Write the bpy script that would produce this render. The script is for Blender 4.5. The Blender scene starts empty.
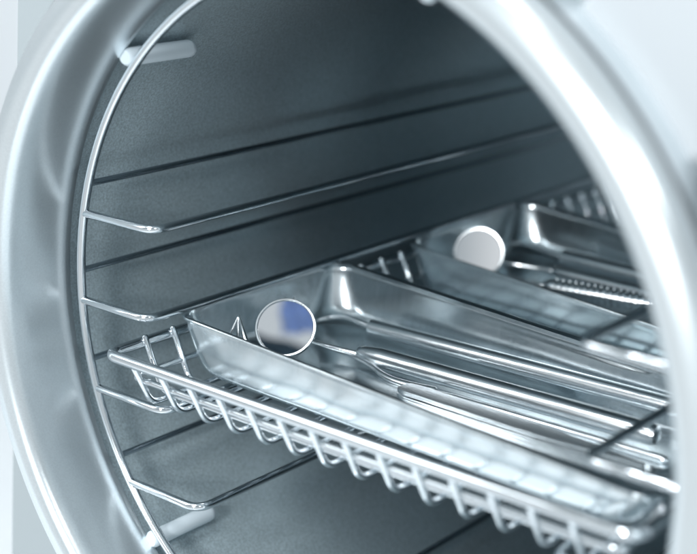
import bpy, bmesh, math, random
from mathutils import Vector, Matrix, noise
random.seed(4)
S = 0.125            # metres per drawing unit (1 unit = radius of the rack's wire ring)
PI = math.pi
V = Vector
C = bpy.context.scene.collection
sc = bpy.context.scene

# ------------------------------------------------------------------ camera
cam_d = bpy.data.cameras.new('camera'); cam = bpy.data.objects.new('camera', cam_d); C.objects.link(cam)
R = ((0.768444, -0.199861, 0.607906), (0.639690, 0.214624, -0.738060), (0.017038, 0.956029, 0.292775))
m = Matrix(R).to_4x4(); m.translation = V((2.236286, -2.686873, 1.291922)) * S
cam.matrix_world = m
cam_d.sensor_width = 36; cam_d.lens = 75.56
cam_d.clip_start = 0.01; cam_d.clip_end = 60
cam_d.dof.use_dof = True; cam_d.dof.focus_distance = 4.25 * S; cam_d.dof.aperture_fstop = 7.0
sc.camera = cam

# ------------------------------------------------------------------ world: a pale room
w = bpy.data.worlds.new('World'); sc.world = w; w.use_nodes = True
nt = w.node_tree; nt.nodes.clear()
out = nt.nodes.new('ShaderNodeOutputWorld'); bg = nt.nodes.new('ShaderNodeBackground')
tc = nt.nodes.new('ShaderNodeTexCoord'); sp = nt.nodes.new('ShaderNodeSeparateXYZ'); cr = nt.nodes.new('ShaderNodeValToRGB')
mp = nt.nodes.new('ShaderNodeMapRange'); mp.inputs[1].default_value = -1; mp.inputs[2].default_value = 1
nt.links.new(tc.outputs['Generated'], sp.inputs[0]); nt.links.new(sp.outputs['Z'], mp.inputs[0]); nt.links.new(mp.outputs[0], cr.inputs[0])
e = cr.color_ramp.elements
e[0].position = 0.0; e[0].color = (0.80, 0.84, 0.86, 1)
e[1].position = 1.0; e[1].color = (0.88, 0.93, 0.96, 1)
for p, c in ((0.38, (1.0, 1.05, 1.08)), (0.48, (0.66, 0.73, 0.77)), (0.60, (0.80, 0.86, 0.90)), (0.74, (0.22, 0.27, 0.30)), (0.86, (0.66, 0.73, 0.76))):
    n = e.new(p); n.color = (*c, 1)
bg.inputs[1].default_value = 0.75
# two pale patches added to the world, for the two small mirrors to reflect
def vmath(op, *ins):
    n = nt.nodes.new('ShaderNodeVectorMath'); n.operation = op
    for i, v in enumerate(ins):
        if isinstance(v, (tuple, Vector)): n.inputs[i].default_value = tuple(v)
        else: nt.links.new(v, n.inputs[i])
    return n.outputs['Value'] if op == 'DOT_PRODUCT' else n.outputs[0]
def fmath(op, *ins):
    n = nt.nodes.new('ShaderNodeMath'); n.operation = op
    for i, v in enumerate(ins):
        if isinstance(v, (int, float)): n.inputs[i].default_value = v
        else: nt.links.new(v, n.inputs[i])
    return n.outputs[0]
def ramp01(val, a, b):
    n = nt.nodes.new('ShaderNodeMapRange'); n.interpolation_type = 'SMOOTHSTEP'
    n.inputs[1].default_value = a; n.inputs[2].default_value = b; nt.links.new(val, n.inputs[0]); return n.outputs[0]
def mixc(fac, a, b):
    n = nt.nodes.new('ShaderNodeMix'); n.data_type = 'RGBA'; nt.links.new(fac, n.inputs[0])
    for i, v in ((6, a), (7, b)):
        if isinstance(v, tuple): n.inputs[i].default_value = (*v, 1)
        else: nt.links.new(v, n.inputs[i])
    return n.outputs[2]
D = tc.outputs['Generated']
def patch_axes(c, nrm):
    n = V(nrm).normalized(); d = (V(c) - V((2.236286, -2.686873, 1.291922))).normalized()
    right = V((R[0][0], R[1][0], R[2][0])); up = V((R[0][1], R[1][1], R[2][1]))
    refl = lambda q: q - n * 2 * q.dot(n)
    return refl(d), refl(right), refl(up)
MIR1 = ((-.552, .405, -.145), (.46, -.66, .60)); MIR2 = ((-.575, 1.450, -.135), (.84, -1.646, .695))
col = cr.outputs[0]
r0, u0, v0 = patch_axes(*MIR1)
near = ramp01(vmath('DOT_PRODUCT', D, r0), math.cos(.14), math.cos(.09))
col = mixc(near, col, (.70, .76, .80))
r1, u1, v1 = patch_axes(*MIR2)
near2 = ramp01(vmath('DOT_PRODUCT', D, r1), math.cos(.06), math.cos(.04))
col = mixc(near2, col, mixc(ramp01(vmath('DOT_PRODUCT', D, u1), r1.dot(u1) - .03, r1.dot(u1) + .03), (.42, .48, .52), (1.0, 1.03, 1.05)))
nt.links.new(col, bg.inputs[0])
nt.links.new(bg.outputs[0], out.inputs[0])

def area(name, loc, target, size, power, col=(0.94, 0.98, 1.0), sy=None):
    d = bpy.data.lights.new(name, 'AREA'); d.energy = power; d.color = col; d.size = size * S
    if sy: d.shape = 'RECTANGLE'; d.size_y = sy * S
    o = bpy.data.objects.new(name, d); C.objects.link(o); o.location = V(loc) * S
    o.rotation_euler = (V(loc) - V(target)).to_track_quat('Z', 'Y').to_euler()
    return o
area('added_key_lamp', (-6.2, -5.8, 6.2), (0, 0, 0), 5, 6.0)  # unseen lamp added for highlights along the handles
area('added_top_lamp', (-.6, -4.6, 8.0), (-.4, .6, -.9), 2.6, 8.5)  # unseen lamp added to brighten the chamber floor
area('added_side_lamp', (7.5, -5.0, 6.5), (-.5, 0, -.3), 1.5, 1.5)  # unseen lamp added for the right rim and left wall
area('added_front_lamp', (2.0, -9.0, 3.0), (-.2, 2.0, 0), 1.6, 11.0)  # unseen lamp added to send light deep into the chamber

sc.view_settings.view_transform = 'Standard'; sc.view_settings.look = 'None'
sc.view_settings.exposure = 0.0; sc.view_settings.gamma = 1.0
sc.render.engine = 'CYCLES'
sc.cycles.max_bounces = 12; sc.cycles.glossy_bounces = 10
sc.cycles.sample_clamp_indirect = 6

# ------------------------------------------------------------------ materials
def mat(name, col, rough=0.3, metal=1.0, grain=0.0, gscale=900, bump=0.0, bscale=40, stretch=None, wobble=0.0, wscale=3.0, rvar=0.0, cvar=0.0, spec=None, speck=0.0):
    m = bpy.data.materials.new(name); m.use_nodes = True; t = m.node_tree; b = t.nodes['Principled BSDF']
    b.inputs['Base Color'].default_value = (*col, 1); b.inputs['Roughness'].default_value = rough; b.inputs['Metallic'].default_value = metal
    if spec is not None: b.inputs['Specular IOR Level'].default_value = spec
    tc = t.nodes.new('ShaderNodeTexCoord'); mapn = t.nodes.new('ShaderNodeMapping')
    t.links.new(tc.outputs['Object'], mapn.inputs[0])
    if stretch: mapn.inputs['Scale'].default_value = stretch
    last = None
    def bumpn(scale, strength, dist, vec, detail=3):
        nonlocal last
        n = t.nodes.new('ShaderNodeTexNoise'); n.inputs['Scale'].default_value = scale; n.inputs['Detail'].default_value = detail
        t.links.new(vec, n.inputs['Vector'])
        bn = t.nodes.new('ShaderNodeBump'); bn.inputs['Strength'].default_value = strength; bn.inputs['Distance'].default_value = dist
        t.links.new(n.outputs['Fac'], bn.inputs['Height'])
        if last: t.links.new(last.outputs[0], bn.inputs['Normal'])
        last = bn
        return n
    if wobble: bumpn(wscale / S, 1.0, wobble * S, tc.outputs['Object'], 1)
    if bump: bumpn(bscale / S, bump, 0.002 * S, mapn.outputs[0])
    if grain:
        n = bumpn(gscale, grain, 0.0004 * S * 10, tc.outputs['Object'], 2)
    if last: t.links.new(last.outputs[0], b.inputs['Normal'])
    if rvar or cvar:
        n = t.nodes.new('ShaderNodeTexNoise'); n.inputs['Scale'].default_value = 5 / S; n.inputs['Detail'].default_value = 6
        t.links.new(mapn.outputs[0], n.inputs['Vector'])
        if rvar:
            mr = t.nodes.new('ShaderNodeMapRange'); mr.inputs[1].default_value = .3; mr.inputs[2].default_value = .7
            mr.inputs[3].default_value = rough - rvar; mr.inputs[4].default_value = rough + rvar
            t.links.new(n.outputs['Fac'], mr.inputs[0]); t.links.new(mr.outputs[0], b.inputs['Roughness'])
        if cvar:
            mx = t.nodes.new('ShaderNodeMix'); mx.data_type = 'RGBA'
            mx.inputs[6].default_value = (*[c * (1 - cvar) for c in col], 1); mx.inputs[7].default_value = (*[min(1, c * (1 + cvar)) for c in col], 1)
            t.links.new(n.outputs['Fac'], mx.inputs[0]); t.links.new(mx.outputs[2], b.inputs['Base Color'])
    if speck:
        n = t.nodes.new('ShaderNodeTexNoise'); n.inputs['Scale'].default_value = gscale; n.inputs['Detail'].default_value = 1
        t.links.new(tc.outputs['Object'], n.inputs['Vector'])
        mr = t.nodes.new('ShaderNodeMapRange'); mr.inputs[1].default_value = .3; mr.inputs[2].default_value = .7
        mr.inputs[3].default_value = 1 - speck; mr.inputs[4].default_value = 1 + speck; t.links.new(n.outputs['Fac'], mr.inputs[0])
        vm = t.nodes.new('ShaderNodeVectorMath'); vm.operation = 'SCALE'
        if b.inputs['Base Color'].is_linked: t.links.new(b.inputs['Base Color'].links[0].from_socket, vm.inputs[0])
        else: vm.inputs[0].default_value = col
        t.links.new(mr.outputs[0], vm.inputs['Scale']); t.links.new(vm.outputs[0], b.inputs['Base Color'])
    return m
M = dict(
    wire=mat('polished_wire', (.75, .79, .82), .13, rvar=.05, wobble=.002, wscale=9),
    darkwire=mat('tie_rod_steel', (.30, .34, .37), .10, rvar=.03),
    tray=mat('pressed_tray_steel', (.70, .755, .78), .195, bump=.06, bscale=14, stretch=(60, 8, 2), wobble=.017, wscale=2.6, rvar=.04, cvar=.05),
    tool=mat('instrument_steel', (.84, .87, .89), .22, bump=.15, bscale=60, stretch=(.3, 6, 6), rvar=.04),
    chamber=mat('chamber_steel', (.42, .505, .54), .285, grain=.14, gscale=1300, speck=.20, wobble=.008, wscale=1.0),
    rim=mat('satin_rim_steel', (.76, .815, .84), .28, metal=.9, grain=.04, gscale=1400, speck=.03),
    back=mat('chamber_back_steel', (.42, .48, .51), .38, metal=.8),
    panel=mat('painted_panel', (.31, .345, .36), .40, metal=0),
    cowl=mat('white_housing_plastic', (.42, .445, .465), .35, metal=0),
    plastic=mat('white_nylon', (.66, .74, .79), .42, metal=0, rvar=.08),
    glass=mat('mirror_glass', (.92, .94, .96), .02),
    wall=mat('painted_wall', (.86, .88, .90), .7, metal=0),
    counter=mat('pale_counter', (.80, .83, .85), .4, metal=0, bump=.1, cvar=.06, stretch=(.4, 3, 1)),
    gap_shade=mat('dark_gap_shade', (.03, .035, .04), .5, metal=0),  # near-black standing in for shade in the rim gap
)

# brighter light at the chamber mouth put into the finish: less metallic there
def lighten_mouth(m, y0, y1, metal, rough):
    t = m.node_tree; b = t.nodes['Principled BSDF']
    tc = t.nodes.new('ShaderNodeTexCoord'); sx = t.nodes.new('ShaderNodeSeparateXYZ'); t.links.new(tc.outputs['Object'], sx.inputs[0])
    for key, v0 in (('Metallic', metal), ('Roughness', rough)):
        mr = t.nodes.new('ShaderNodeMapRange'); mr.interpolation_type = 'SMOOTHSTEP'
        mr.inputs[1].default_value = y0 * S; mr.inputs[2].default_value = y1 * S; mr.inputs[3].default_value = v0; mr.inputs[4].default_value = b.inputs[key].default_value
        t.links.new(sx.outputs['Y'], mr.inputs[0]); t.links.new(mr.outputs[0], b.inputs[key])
lighten_mouth(M['chamber'], -.3, 1.7, .22, .30)

# ------------------------------------------------------------------ helpers
def mesh_obj(name, bm, material, parent=None, smooth=True):
    me = bpy.data.meshes.new(name)
    bmesh.ops.recalc_face_normals(bm, faces=bm.faces)
    bm.transform(Matrix.Scale(S, 4)); bm.to_mesh(me); bm.free()
    if smooth:
        me.shade_smooth()
        try: me.set_sharp_from_angle(angle=math.radians(38))
        except Exception: pass
    me.materials.append(material)
    o = bpy.data.objects.new(name, me); C.objects.link(o)
    if parent: o.parent = parent
    return o
def thing(name, label, cat, loc=(0, 0, 0), rotz=0, group=None):
    o = bpy.data.objects.new(name, None); C.objects.link(o); o.empty_display_size = .02
    o.location = V(loc) * S; o.rotation_euler = (0, 0, rotz); o['label'] = label; o['category'] = cat
    if group: o['group'] = group
    return o
def fillet(pts, r, n=6):
    pts = [V(p) for p in pts]; res = [pts[0]]
    rs = r if isinstance(r, (list, tuple)) else [r] * (len(pts) - 2)
    for i in range(1, len(pts) - 1):
        a, b, c = pts[i - 1], pts[i], pts[i + 1]
        u = (a - b); v = (c - b); d = min(rs[i - 1], u.length * .49, v.length * .49)
        p0 = b + u.normalized() * d; p1 = b + v.normalized() * d
        for k in range(n + 1):
            t = k / n; res.append(p0 * (1 - t) ** 2 + b * 2 * t * (1 - t) + p1 * t * t)
    res.append(pts[-1]); return res
def sweep(bm, pts, rad, seg=12, closed=False, caps=True, flat=None):
    """tube along pts; rad a number or list; round ends; flat=(up vector, width factor, height factor)"""
    pts = [V(p) for p in pts]; n = len(pts)
    rads = rad if isinstance(rad, (list, tuple)) else [rad] * n
    if not closed and caps:   # dome ends
        t0 = (pts[0] - pts[1]).normalized(); t1 = (pts[-1] - pts[-2]).normalized()
        r0, r1 = rads[0], rads[-1]
        pre = [(pts[0] + t0 * r0 * .5 * math.sin(a), r0 * max(math.cos(a), .02)) for a in (PI / 2, PI * .36, PI * .2)]
        post = [(pts[-1] + t1 * r1 * .5 * math.sin(a), r1 * max(math.cos(a), .02)) for a in (PI * .2, PI * .36, PI / 2)]
        pts = [p for p, _ in pre] + pts + [p for p, _ in post]; rads = [r for _, r in pre] + list(rads) + [r for _, r in post]; n = len(pts)
    T = []
    for i in range(n):
        if closed: d = pts[(i + 1) % n] - pts[i - 1]
        else: d = pts[min(i + 1, n - 1)] - pts[max(i - 1, 0)]
        T.append(d.normalized())
    up = V(flat[0]) if flat else (V((0, 0, 1)) if abs(T[0].z) < .9 else V((1, 0, 0)))
    N = (up - T[0] * up.dot(T[0])).normalized(); rings = []
    for i in range(n):
        if flat: N = (up - T[i] * up.dot(T[i])).normalized()
        else: N = (N - T[i] * N.dot(T[i])).normalized()
        B = T[i].cross(N); ring = []
        for k in range(seg):
            a = 2 * PI * k / seg; ww, hh = (flat[1], flat[2]) if flat else (1, 1)
            ring.append(bm.verts.new(pts[i] + (B * math.cos(a) * ww + N * math.sin(a) * hh) * rads[i]))
        rings.append(ring)
    for i in range(n if closed else n - 1):
        a, b = rings[i], rings[(i + 1) % n]
        for k in range(seg): bm.faces.new((a[k], a[(k + 1) % seg], b[(k + 1) % seg], b[k]))
    if not closed: bm.faces.new(rings[0]); bm.faces.new(rings[-1])
def tube(name, pts, rad, material, parent, seg=12, closed=False, caps=True, flat=None):
    bm = bmesh.new(); sweep(bm, pts, rad, seg, closed, caps, flat); return mesh_obj(name, bm, material, parent)
def lathe_y(bm, prof, seg=192, closed=False):
    """prof: list of (y, r) about the Y axis"""
    rings = []
    for y, r in prof: rings.append([bm.verts.new((r * math.cos(2 * PI * k / seg), y, r * math.sin(2 * PI * k / seg))) for k in range(seg)])
    m_ = len(rings)
    for i in range(m_ if closed else m_ - 1):
        a, b = rings[i], rings[(i + 1) % m_]
        for k in range(seg): bm.faces.new((a[k], a[(k + 1) % seg], b[(k + 1) % seg], b[k]))
    return rings
def circle(r, y, n=160): return [V((r * math.cos(2 * PI * k / n), y, r * math.sin(2 * PI * k / n))) for k in range(n)]
def smoothprof(p, it=2):
    for _ in range(it):
        q = [p[0]]
        for a, b in zip(p, p[1:]):
            q.append((a[0] * .75 + b[0] * .25, a[1] * .75 + b[1] * .25)); q.append((a[0] * .25 + b[0] * .75, a[1] * .25 + b[1] * .75))
        q.append(p[-1]); p = q
    return p

# ------------------------------------------------------------------ the room behind
def slab(name, lo, hi, material, bevel=0.0, parent=None):
    bm = bmesh.new(); bmesh.ops.create_cube(bm, size=1)
    for v in bm.verts: v.co = V([(lo[i] + hi[i]) / 2 + v.co[i] * (hi[i] - lo[i]) for i in range(3)])
    if bevel: bmesh.ops.bevel(bm, geom=bm.edges[:], offset=bevel, segments=4, profile=.5, affect='EDGES')
    return mesh_obj(name, bm, material, parent)
o = slab('wall', (-24, 6.0, -2.6), (16, 6.3, 14), M['wall']); o['kind'] = 'structure'
o = slab('countertop', (-24, -3.0, -2.85), (16, 5.95, -2.6), M['counter'], .03); o['kind'] = 'structure'

# ------------------------------------------------------------------ autoclave
auto = thing('autoclave', 'open steel autoclave with round chamber mouth and pale front housing', 'autoclave')
# front panel with the round hole
def panel_with_hole():
    bm = bmesh.new(); n = 192; r = 1.165; outer = []; inner = []
    zt, zb, xr = 2.3, -2.5, 3.0
    def xl(z): return -1.311 + .095 * z
    for k in range(n):
        a = 2 * PI * k / n; d = (math.cos(a), math.sin(a)); ts = []
        if d[0] > 1e-6: ts.append(xr / d[0])
        if d[1] > 1e-6: ts.append(zt / d[1])
        if d[1] < -1e-6: ts.append(zb / d[1])
        den = d[0] - .095 * d[1]
        if den < -1e-6: ts.append(-1.311 / den)
        t = min(t for t in ts if t > 0)
        inner.append((r * d[0], r * d[1])); outer.append((d[0] * t, d[1] * t))
    L = []
    for y in (0.0, .06):
        L.append(([bm.verts.new((x, y, z)) for x, z in inner], [bm.verts.new((x, y, z)) for x, z in outer]))
    for k in range(n):
        j = (k + 1) % n
        (i0, o0), (i1, o1) = L
        bm.faces.new((i0[k], i0[j], o0[j], o0[k])); bm.faces.new((i1[k], o1[k], o1[j], i1[j]))
        bm.faces.new((o0[k], o0[j], o1[j], o1[k])); bm.faces.new((i0[k], i1[k], i1[j], i0[j]))
    return mesh_obj('front_panel', bm, M['panel'], auto)
panel_with_hole()
# casing behind the panel (open shell sides)
bm = bmesh.new()
pts = [(-1.05, 2.22), (2.9, 2.22), (2.9, -2.45), (-1.49, -2.45)]
fr = [bm.verts.new((x, .061, z)) for x, z in pts]; bk = [bm.verts.new((x, 4.3, z)) for x, z in pts]
for k in range(4): j = (k + 1) % 4; bm.faces.new((fr[k], fr[j], bk[j], bk[k]))
bm.faces.new(bk)
mesh_obj('casing', bm, M['panel'], auto)
# chamber mouth rim
prof = [(-.002, 1.16), (-.03, 1.16), (-.032, 1.19), (-.150, 1.19), (-.205, 1.183), (-.240, 1.158), (-.254, 1.125), (-.258, 1.10),
        (-.252, 1.072), (-.225, 1.054), (-.17, 1.046), (-.09, 1.043), (-.02, 1.043), (.0, 1.050), (.004, 1.064)]
body = prof[:3] + smoothprof(prof[3:-2], 2) + prof[-2:]
bm = bmesh.new(); lathe_y(bm, body, 256); mesh_obj('chamber_rim', bm, M['rim'], auto)
# chamber tube with closed back
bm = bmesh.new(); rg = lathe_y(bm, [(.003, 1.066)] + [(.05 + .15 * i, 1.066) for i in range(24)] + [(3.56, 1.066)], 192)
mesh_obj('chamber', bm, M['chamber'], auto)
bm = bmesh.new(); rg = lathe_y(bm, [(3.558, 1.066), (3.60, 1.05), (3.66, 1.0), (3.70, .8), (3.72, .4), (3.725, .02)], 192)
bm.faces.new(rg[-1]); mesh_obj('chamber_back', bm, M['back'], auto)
# white cowl at the upper right of the mouth, notched round the rim
bm = bmesh.new(); a0, a1 = math.radians(54.3), math.radians(34.5); r = 1.178
arc = [(r * math.cos(a0 + (a1 - a0) * k / 24), r * math.sin(a0 + (a1 - a0) * k / 24)) for k in range(25)]
def arc2(cx, cz, rr, s, e_, n=8): return [(cx + rr * math.cos(math.radians(s + (e_ - s) * k / n)), cz + rr * math.sin(math.radians(s + (e_ - s) * k / n))) for k in range(n + 1)]
outl = arc + [(3.0, arc[-1][1]), (3.0, 2.3), (arc[0][0], 2.3)]
f_ = [bm.verts.new((x, -.11, z)) for x, z in outl]; b_ = [bm.verts.new((x, -.002, z)) for x, z in outl]
ff = bm.faces.new(f_)
for k in range(len(outl)): j = (k + 1) % len(outl); bm.faces.new((f_[k], f_[j], b_[j], b_[k]))
bm.faces.new(b_)
bmesh.ops.bevel(bm, geom=[e_ for e_ in ff.edges], offset=.05, segments=6, profile=.5, affect='EDGES')
mesh_obj('hinge_cowl', bm, M['cowl'], auto)
bm = bmesh.new(); lathe_y(bm, [(-.194 + .0045 * math.cos(PI * q / 4), 1.1865 + .0045 * math.sin(PI * q / 4)) for q in range(8)], 256, closed=True); mesh_obj('seam_shade', bm, M['gap_shade'], auto)  # dark ring standing in for the shaded gap between rim and panel
# small locating stud on the inner lip, near the top
tube('locating_stud', [(.352, -.112, 1.06), (.330, -.104, .995), (.316, -.100, .945)], [.022, .022, .019], M['plastic'], auto, 16)

# ------------------------------------------------------------------ wire rack
rack = thing('wire_rack', 'chrome wire rack with round front ring lining the chamber walls', 'rack')
tube('front_ring', circle(1.0, 0), .0135, M['wire'], rack, 14, closed=True)
tube('back_ring', circle(1.0, 3.42), .0135, M['wire'], rack, 10, closed=True)
ZR = (.2119, -.0571, -.3235, -.5882); AR = (.686, .719, .655, .522)
for z, a in zip(ZR, AR):
    for s in (-1, 1):
        x0 = math.sqrt(1 - z * z) * s
        p = fillet([(x0, 0, z), (a * s, 0, z), (a * s, 3.40, z), (x0, 3.42, z)], .05, 7)
        tube('guide_rail', p, .0125, M['wire'], rack, 12)
for deg in (162.5, 178.2, 193.8, 211.2, 253, 17.5, 1.8, -13.8, -31.2, -73):
    a = math.radians(deg)
    tube('tie_rod', [(1.004 * math.cos(a), y, 1.004 * math.sin(a)) for y in (-.004, 1, 2, 3.424)], .0095, M['darkwire'], rack, 10)
for deg in (138.2, 226.3, 41.8, -46.3):
    a = math.radians(deg)
    d = V((math.cos(a), 0, math.sin(a)))
    pr = [(-.012, .006), (-.012, .020), (-.004, .026), (.10, .0255), (.225, .0255), (.238, .0235), (.246, .016)]
    bm = bmesh.new(); rg = lathe_y(bm, pr, 20); bm.faces.new(rg[0]); bm.faces.new(rg[-1]); bm.transform(Matrix.Translation(d * 1.033))
    mesh_obj('spacer_sleeve', bm, M['plastic'], rack)

# ------------------------------------------------------------------ wire basket
bk = thing('wire_basket', 'long chrome wire mesh basket carrying both trays across the rack', 'basket')
TZ, BZ = -.152, -.300
xl, xr, yf, yb = -.785, .915, -.095, 3.25
bxl, bxr, byf, byb = -.705, .815, -.015, 3.17
def loop(xa, xb, ya, yb_, z, r):
    c = [(xa, ya), (xb, ya), (xb, yb_), (xa, yb_)]; res = []
    for i, (cx, cy) in enumerate(c):
        sx = 1 if cx == xa else -1; sy = 1 if cy == ya else -1
        st = [180, 270, 0, 90][i]
        for k in range(9):
            a = math.radians(st + 90 * k / 8); res.append(V((cx + sx * r + r * math.cos(a), cy + sy * r + r * math.sin(a), z)))
    return res
tube('top_frame', loop(xl, xr, yf, yb, TZ, .04), .0172, M['wire'], bk, 14, closed=True)
k_ = .47
tube('middle_wire', loop(xl + (bxl - xl) * k_ + .012, xr + (bxr - xr) * k_ - .012, yf + (byf - yf) * k_ + .012, yb - .05, TZ + (BZ - TZ) * k_, .03), .0095, M['wire'], bk, 10, closed=True)
for i in range(14):
    x = -.690 + .1105 * i
    xt = x
    tube('mesh_wire', fillet([(xt, yf + .006, TZ - .002), (x, byf, BZ), (x, byb, BZ), (xt, yb - .006, TZ - .002)], .038, 7), .0098, M['wire'], bk, 10)
j = 0
while True:
    y = .041 + .1105 * j; j += 1
    if y > 3.16: break
    tube('mesh_wire', fillet([(xl + .010, y, TZ + .022), (bxl, y, BZ + .018), (bxr, y, BZ + .018), (xr - .010, y, TZ + .022)], .03, 5), .0095, M['wire'], bk, 10)

# ------------------------------------------------------------------ instrument trays
def rrect(L, W, r, n=10, m_=14):
    """closed loop, centred; same vertex count always"""
    r = min(r, L / 2 - .002, W / 2 - .002); pts = []
    cs = [(L / 2 - r, W / 2 - r, 0), (-L / 2 + r, W / 2 - r, 90), (-L / 2 + r, -W / 2 + r, 180), (L / 2 - r, -W / 2 + r, 270)]
    arcs = [[(cx + r * math.cos(math.radians(s + 90 * k / n)), cy + r * math.sin(math.radians(s + 90 * k / n))) for k in range(n + 1)] for cx, cy, s in cs]
    for i in range(4):
        pts += arcs[i]; a = arcs[i][-1]; b = arcs[(i + 1) % 4][0]
        for k in range(1, m_): t = k / m_; pts.append((a[0] + (b[0] - a[0]) * t, a[1] + (b[1] - a[1]) * t))
    return pts
def make_tray(name, label, L, W, loc, rot, taper=.38):
    t = thing(name, label, 'tray', loc)
    t.rotation_euler = rot
    base = smoothprof([(.010, 0), (.016, -.004), (.018, -.04), (.024, -.10), (.032, -.152), (.062, -.186), (.12, -.190), (.26, -.188)], 2)
    th = .009
    outer = [(i - (.004 if z > -.15 else .004), z) for i, z in base]
    inner_l = base
    outer_l = [(max(i - th * .9, .008) if z > -.17 else i - .004, z - (0.004 if z > -.14 else th)) for i, z in base]
    def build(levels, bm, close_mid=True):
        rings = []
        for ins, z in levels:
            rc = .075 + .5 * min(ins, .26) + .35 * min(max(-z - .02, 0), .18)
            rings.append([bm.verts.new((x, y, z * (1 - taper * (x / L + .5)) if z < -.03 else z)) for x, y in rrect(L - 2 * ins, W - 2 * ins, max(rc, .02))])
        for a, b in zip(rings, rings[1:]):
            n = len(a)
            for k in range(n): bm.faces.new((a[k], a[(k + 1) % n], b[(k + 1) % n], b[k]))
        return rings
    bm = bmesh.new()
    ra = build(inner_l, bm); bm.faces.new(ra[-1])
    rb = build([(i, z) for i, z in outer_l], bm); bm.faces.new(rb[-1])
    n = len(ra[0])
    for k in range(n): bm.faces.new((ra[0][k], ra[0][(k + 1) % n], rb[0][(k + 1) % n], rb[0][k]))
    mesh_obj('pan', bm, M['tray'], t)
    # rolled rim: flange plus curled bead
    bm = bmesh.new()
    lv = [(.014, .0015), (.008, .0025), (.002, .001), (0, -.003), (.001, -.007), (.004, -.009), (.008, -.007), (.009, -.004), (.014, -.0030)]
    rings = build(lv, bm); n = len(rings[0]); a, b = rings[-1], rings[0]
    for v in bm.verts:
        k = .75 + 1.9 * min(1, max(0, (v.co.y / W + .5)))
        ex, ey = L / 2 - .008, W / 2 - .008
        v.co.z = -.003 + (v.co.z + .003) * k
        if abs(v.co.y) > ey - .02: v.co.y = math.copysign(ey, v.co.y) + (v.co.y - math.copysign(ey, v.co.y)) * k if abs(v.co.x) < ex - .08 else v.co.y
    for k in range(n): bm.faces.new((a[k], a[(k + 1) % n], b[(k + 1) % n], b[k]))
    mesh_obj('rolled_rim', bm, M['tray'], t)
    return t
make_tray('instrument_tray', 'front steel instrument tray under the wire rail, holding the mouth mirror with blue reflection', 1.62, .735,
          (.058, .482, -.115), (math.radians(.3), math.radians(3.0), math.radians(-.9)))
make_tray('instrument_tray', 'rear steel instrument tray deeper in the chamber, holding the ribbed file', 1.62, .74,
          (.08, 1.563, -.125), (math.radians(1.6), math.radians(4.2), math.radians(-.6)), .45)

# ------------------------------------------------------------------ instruments
def lathe_x(bm, prof, M4, seg=24):
    rings = []
    for x, r in prof: rings.append([bm.verts.new(M4 @ V((x, r * math.cos(2 * PI * k / seg), r * math.sin(2 * PI * k / seg)))) for k in range(seg)])
    for a, b in zip(rings, rings[1:]):
        for k in range(seg): bm.faces.new((a[k], a[(k + 1) % seg], b[(k + 1) % seg], b[k]))
    bm.faces.new(rings[0]); bm.faces.new(rings[-1])
def frame(a, b):
    a, b = V(a), V(b); x = (b - a).normalized(); q = x.to_track_quat('X', 'Z').to_matrix().to_4x4(); q.translation = a; return q, (b - a).length
def handle(a, b, r, parent, mtl='tool', collar=True, ribs=0):
    q, L = frame(a, b); bm = bmesh.new()
    pr = [(0, r * .45), (.005, r * .62), (.03, r * .80), (.075, r * .97), (.09, r), (L * .5, r * 1.02), (L - .02, r), (L - .006, r * .85), (L, r * .45)] if collar else \
         [(0, r * .78), (.004, r * .95), (.010, r), (L * .5, r), (L - .016, r), (L - .005, r * .9), (L, r * .55)]
    if ribs:
        pr = [(0, r * .5), (.02, r * .8)]; x = .03
        while x < L * ribs: pr += [(x, r * .72), (x + .004, r), (x + .010, r), (x + .014, r * .72)]; x += .022
        pr += [(x, r), (L - .02, r), (L, r * .5)]
    lathe_x(bm, pr, q); return mesh_obj('handle', bm, M[mtl], parent)
def mirror_tool(label, c, nrm, rad, stem, ha, hb, hr, group=None, look=None):
    t = thing('mouth_mirror', label, 'dental mirror', ha, 0)
    L = V(ha)
    def sub(p): return V(p) - L
    handle(sub(ha), sub(hb), hr, t)
    nrm = V(nrm).normalized(); c = V(c)
    q = nrm.to_track_quat('Z', 'Y').to_matrix().to_4x4(); q.translation = c - L
    bm = bmesh.new(); prof = [(.0, -.020), (rad * .6, -.019), (rad * .93, -.014), (rad, -.006), (rad * 1.0, .004), (rad * .975, .0075), (rad * .93, .007), (rad * .905, .001), (0, .001)]
    seg = 64; rings = []
    for r, z in prof: rings.append([bm.verts.new(q @ V((max(r, .0005) * math.cos(2 * PI * k / seg), max(r, .0005) * math.sin(2 * PI * k / seg), z))) for k in range(seg)])
    for a, b in zip(rings, rings[1:]):
        for k in range(seg): bm.faces.new((a[k], a[(k + 1) % seg], b[(k + 1) % seg], b[k]))
    bm.faces.new(rings[0]); bm.faces.new(rings[-1]); hd = mesh_obj('mirror_head', bm, M['tool'], t)
    bm = bmesh.new(); vs = [[bm.verts.new(q @ V((rad * .90 * math.cos(2 * PI * k / seg), rad * .90 * math.sin(2 * PI * k / seg), z))) for k in range(seg)] for z in (.002, .0036)]
    for k in range(seg): bm.faces.new((vs[0][k], vs[0][(k + 1) % seg], vs[1][(k + 1) % seg], vs[1][k]))
    bm.faces.new(vs[0]); bm.faces.new(vs[1]); mesh_obj('mirror_glass', bm, M['glass'], hd)
    st = fillet([sub(p) for p in stem], .04, 6); n = len(st)
    tube('stem', st, [.0075 + .006 * (i / (n - 1)) ** 2 for i in range(n)], M['tool'], t, 12)
    return t
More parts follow.
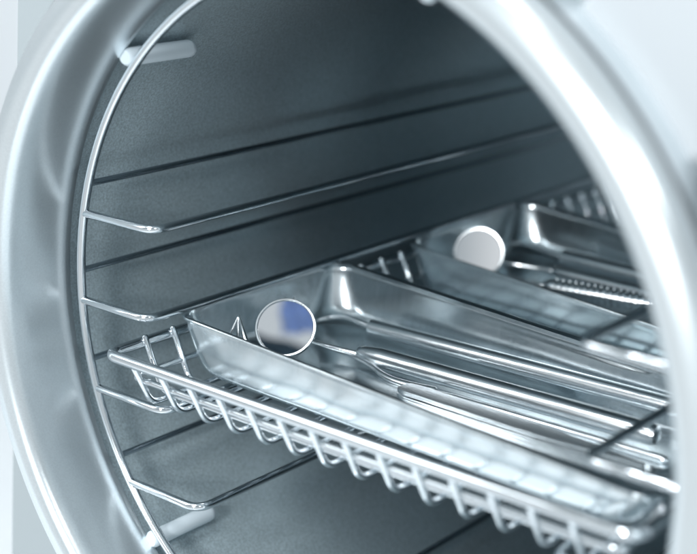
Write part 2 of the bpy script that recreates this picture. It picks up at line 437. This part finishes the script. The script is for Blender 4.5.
# front tray
mirror_tool('round mouth mirror reflecting blue, propped in the front tray corner', *MIR1, .0925,
            [(-.528, .455, -.185), (-.49, .515, -.215), (-.40, .567, -.235), (-.385, .568, -.235)], (-.40, .567, -.226), (.600, .602, -.228), .0300)
def probe(label, ha, hb, r, tips, name='dental_probe', cat='dental probe', collar=True):
    t = thing(name, label, cat, ha); L = V(ha)
    handle(V((0, 0, 0)), V(hb) - L, r, t, collar=collar)
    for pts, r0, r1, fl in tips:
        p = fillet([V(q) - L for q in pts], .05, 6); n = len(p)
        tube('tip', p, [r0 + (r1 - r0) * (i / (n - 1)) for i in range(n)], M['tool'], t, 10, flat=fl)
    return t
probe('slim probe handle with hooked wire tip, just behind the front mirror', (-.495, .740, -.212), (.62, .806, -.222), .0270,
      [([(-.49, .740, -.212), (-.60, .752, -.205), (-.675, .745, -.222), (-.70, .69, -.235), (-.72, .64, -.200), (-.71, .62, -.13)], .0115, .0035, None)], collar=False)
probe('thin excavator with flattened bent neck lying low under the front mirror handle', (-.09, .530, -.264), (.66, .548, -.264), .0125,
      [([(-.08, .53, -.262), (-.16, .515, -.262), (-.25, .515, -.260), (-.33, .545, -.247), (-.42, .556, -.240), (-.53, .540, -.230)], .0165, .0055, None)], 'dental_excavator', 'dental excavator')
# short cone tip pieces at the left end
t = thing('dental_explorer', 'small double ended explorer tips leaning by the front tray left end', 'dental explorer', (-.60, .24, -.20))
for pts, rr in (([(0.105, -.00, -.03), (.02, .02, .05), (-.035, .05, .105)], .011), ([(-.06, -.01, -.02), (-.05, .03, .05), (-.04, .052, .098)], .006), ([(.0, .02, -.04), (-.02, .03, .04), (-.032, .045, .100)], .008)):
    tube('tip', [V(q) for q in pts], [rr, rr * .75, .003], M['tool'], t, 10)
# tweezers
def tweezers(label, a, b, wid, z):
    t = thing('tweezers', label, 'tweezers', (a[0], a[1], z))
    d = V((b[0] - a[0], b[1] - a[1], 0)); L = d.length; u = d.normalized(); n = V((-u.y, u.x, 0))
    def plate(name, w0, x0, x1, z0, z1, th):
        bm = bmesh.new(); up, dn = [], []
        st = [(0, .62), (.015, .86), (.05, 1), (.5, 1), (.62, .92), (.80, .55), (.93, .24), (1, .12)]
        for tt, k in st:
            c = u * (x0 + (x1 - x0) * tt) + V((0, 0, z0 + (z1 - z0) * tt)); up.append(c + n * w0 * k / 2); dn.append(c - n * w0 * k / 2)
        lo = [bm.verts.new(p) for p in up + dn[::-1]]; hi = [bm.verts.new(p + V((0, 0, th))) for p in up + dn[::-1]]
        m_ = len(lo)
        for k in range(m_): bm.faces.new((lo[k], lo[(k + 1) % m_], hi[(k + 1) % m_], hi[k]))
        q = len(st)
        for S_ in (lo, hi):
            for k in range(q - 1): bm.faces.new((S_[k], S_[k + 1], S_[m_ - 2 - k], S_[m_ - 1 - k]))
        ed = [e_ for e_ in bm.edges if e_.is_manifold and len(e_.link_faces) == 2 and e_.calc_face_angle(0) > 1.0]
        bmesh.ops.bevel(bm, geom=ed, offset=th * .32, segments=3, profile=.5, affect='EDGES')
        mesh_obj(name, bm, M['tool'], t)
    plate('arm', wid, 0, L, -.012, -.006, .012); plate('arm', wid * .96, .004, L, .004, .006, .013)
    return t
tweezers('wide flat steel tweezers lying nearest the front wall of the front tray', (-.165, .478), (.64, .452), .072, -.264)
tweezers('narrow flat steel tweezers lying between the two front tray handles', (-.12, .668), (.66, .712), .050, -.264)
# rear tray
mirror_tool('round mouth mirror with white reflection, in the rear tray', *MIR2, .0900,
            [(-.55, 1.52, -.175), (-.50, 1.56, -.185), (-.40, 1.595, -.190), (-.35, 1.60, -.190)], (-.36, 1.60, -.190), (.55, 1.66, -.222), .024)
probe('plain probe handle farthest back in the rear tray', (-.428, 1.773, -.190), (.52, 1.80, -.215), .031,
      [([(-.42, 1.773, -.190), (-.53, 1.785, -.180), (-.62, 1.79, -.175), (-.68, 1.78, -.19)], .010, .004, None)], collar=False)
t = thing('dental_file', 'ribbed file handle in the rear tray behind its front wall', 'dental file', (-.285, 1.43, -.190))
handle(V((0, 0, 0)), V((.92, .26, -.03)), .034, t, ribs=.85)
tube('tip', [V((0, 0, 0)), V((-.06, -.006, 0)), V((-.15, .0, .0))], [.010, .007, .004], M['tool'], t, 10)
probe('smooth scaler handle resting against the rear tray front wall', (-.26, 1.33, -.232), (.60, 1.36, -.232), .024,
      [([(-.25, 1.33, -.232), (-.38, 1.37, -.225), (-.48, 1.40, -.22), (-.54, 1.40, -.23)], .010, .004, None)], 'dental_scaler', 'dental scaler')

# ------------------------------------------------------------------ unseen cloths added in front of the mouth to colour the front mirror
mc = V(MIR1[0]); DD = 3.4
def mp_(a, b, d=0): return mc + r0 * (DD + d) + u0 * a + v0 * b
def cloth(name, mtl, a0, a1, b0, b1, skew, label):
    bm = bmesh.new(); n = 24; g = []
    for i in range(n + 1):
        row = []
        for j in range(n + 1):
            a = a0 + (a1 - a0) * i / n + .008 * math.sin(j * .5); b = b0 + (b1 - b0) * j / n + skew * (a - a0) + .006 * math.sin(i * .6)
            row.append(bm.verts.new(mp_(a, b, .018 * math.sin(i * .9 + .3 * j) + .01 * math.sin(j * .7))))
        g.append(row)
    for i in range(n):
        for j in range(n): bm.faces.new((g[i][j], g[i + 1][j], g[i + 1][j + 1], g[i][j + 1]))
    bmesh.ops.solidify(bm, geom=bm.faces[:], thickness=.012)
    o = mesh_obj(name, bm, mtl); o['label'] = label; o['category'] = 'cloth'
cloth('added_cloth', mat('blue_cloth', (.24, .31, .48), .85, metal=0, bump=.6, bscale=60, cvar=.35), -.025, .24, -.04, .26, .1,
      'added blue cloth out of view, there to tint the front mirror')
cloth('added_cloth', mat('dark_cloth', (.045, .075, .10), .85, metal=0, bump=.6, bscale=60, cvar=.3), -.24, .24, -.26, -.005, -.28,
      'added dark teal cloth out of view, there to darken the front mirror bottom')

# repeats of one kind share a group
GROUPS = {'tray': 'steel instrument trays in the wire basket', 'dental mirror': 'round mouth mirrors in the trays',
          'tweezers': 'flat tweezers in the front tray', 'dental probe': 'dental probes in the trays', 'cloth': 'added cloths for the front mirror to reflect'}
for o in C.objects:
    if o.parent is None and o.get('category') in GROUPS: o['group'] = GROUPS[o['category']]
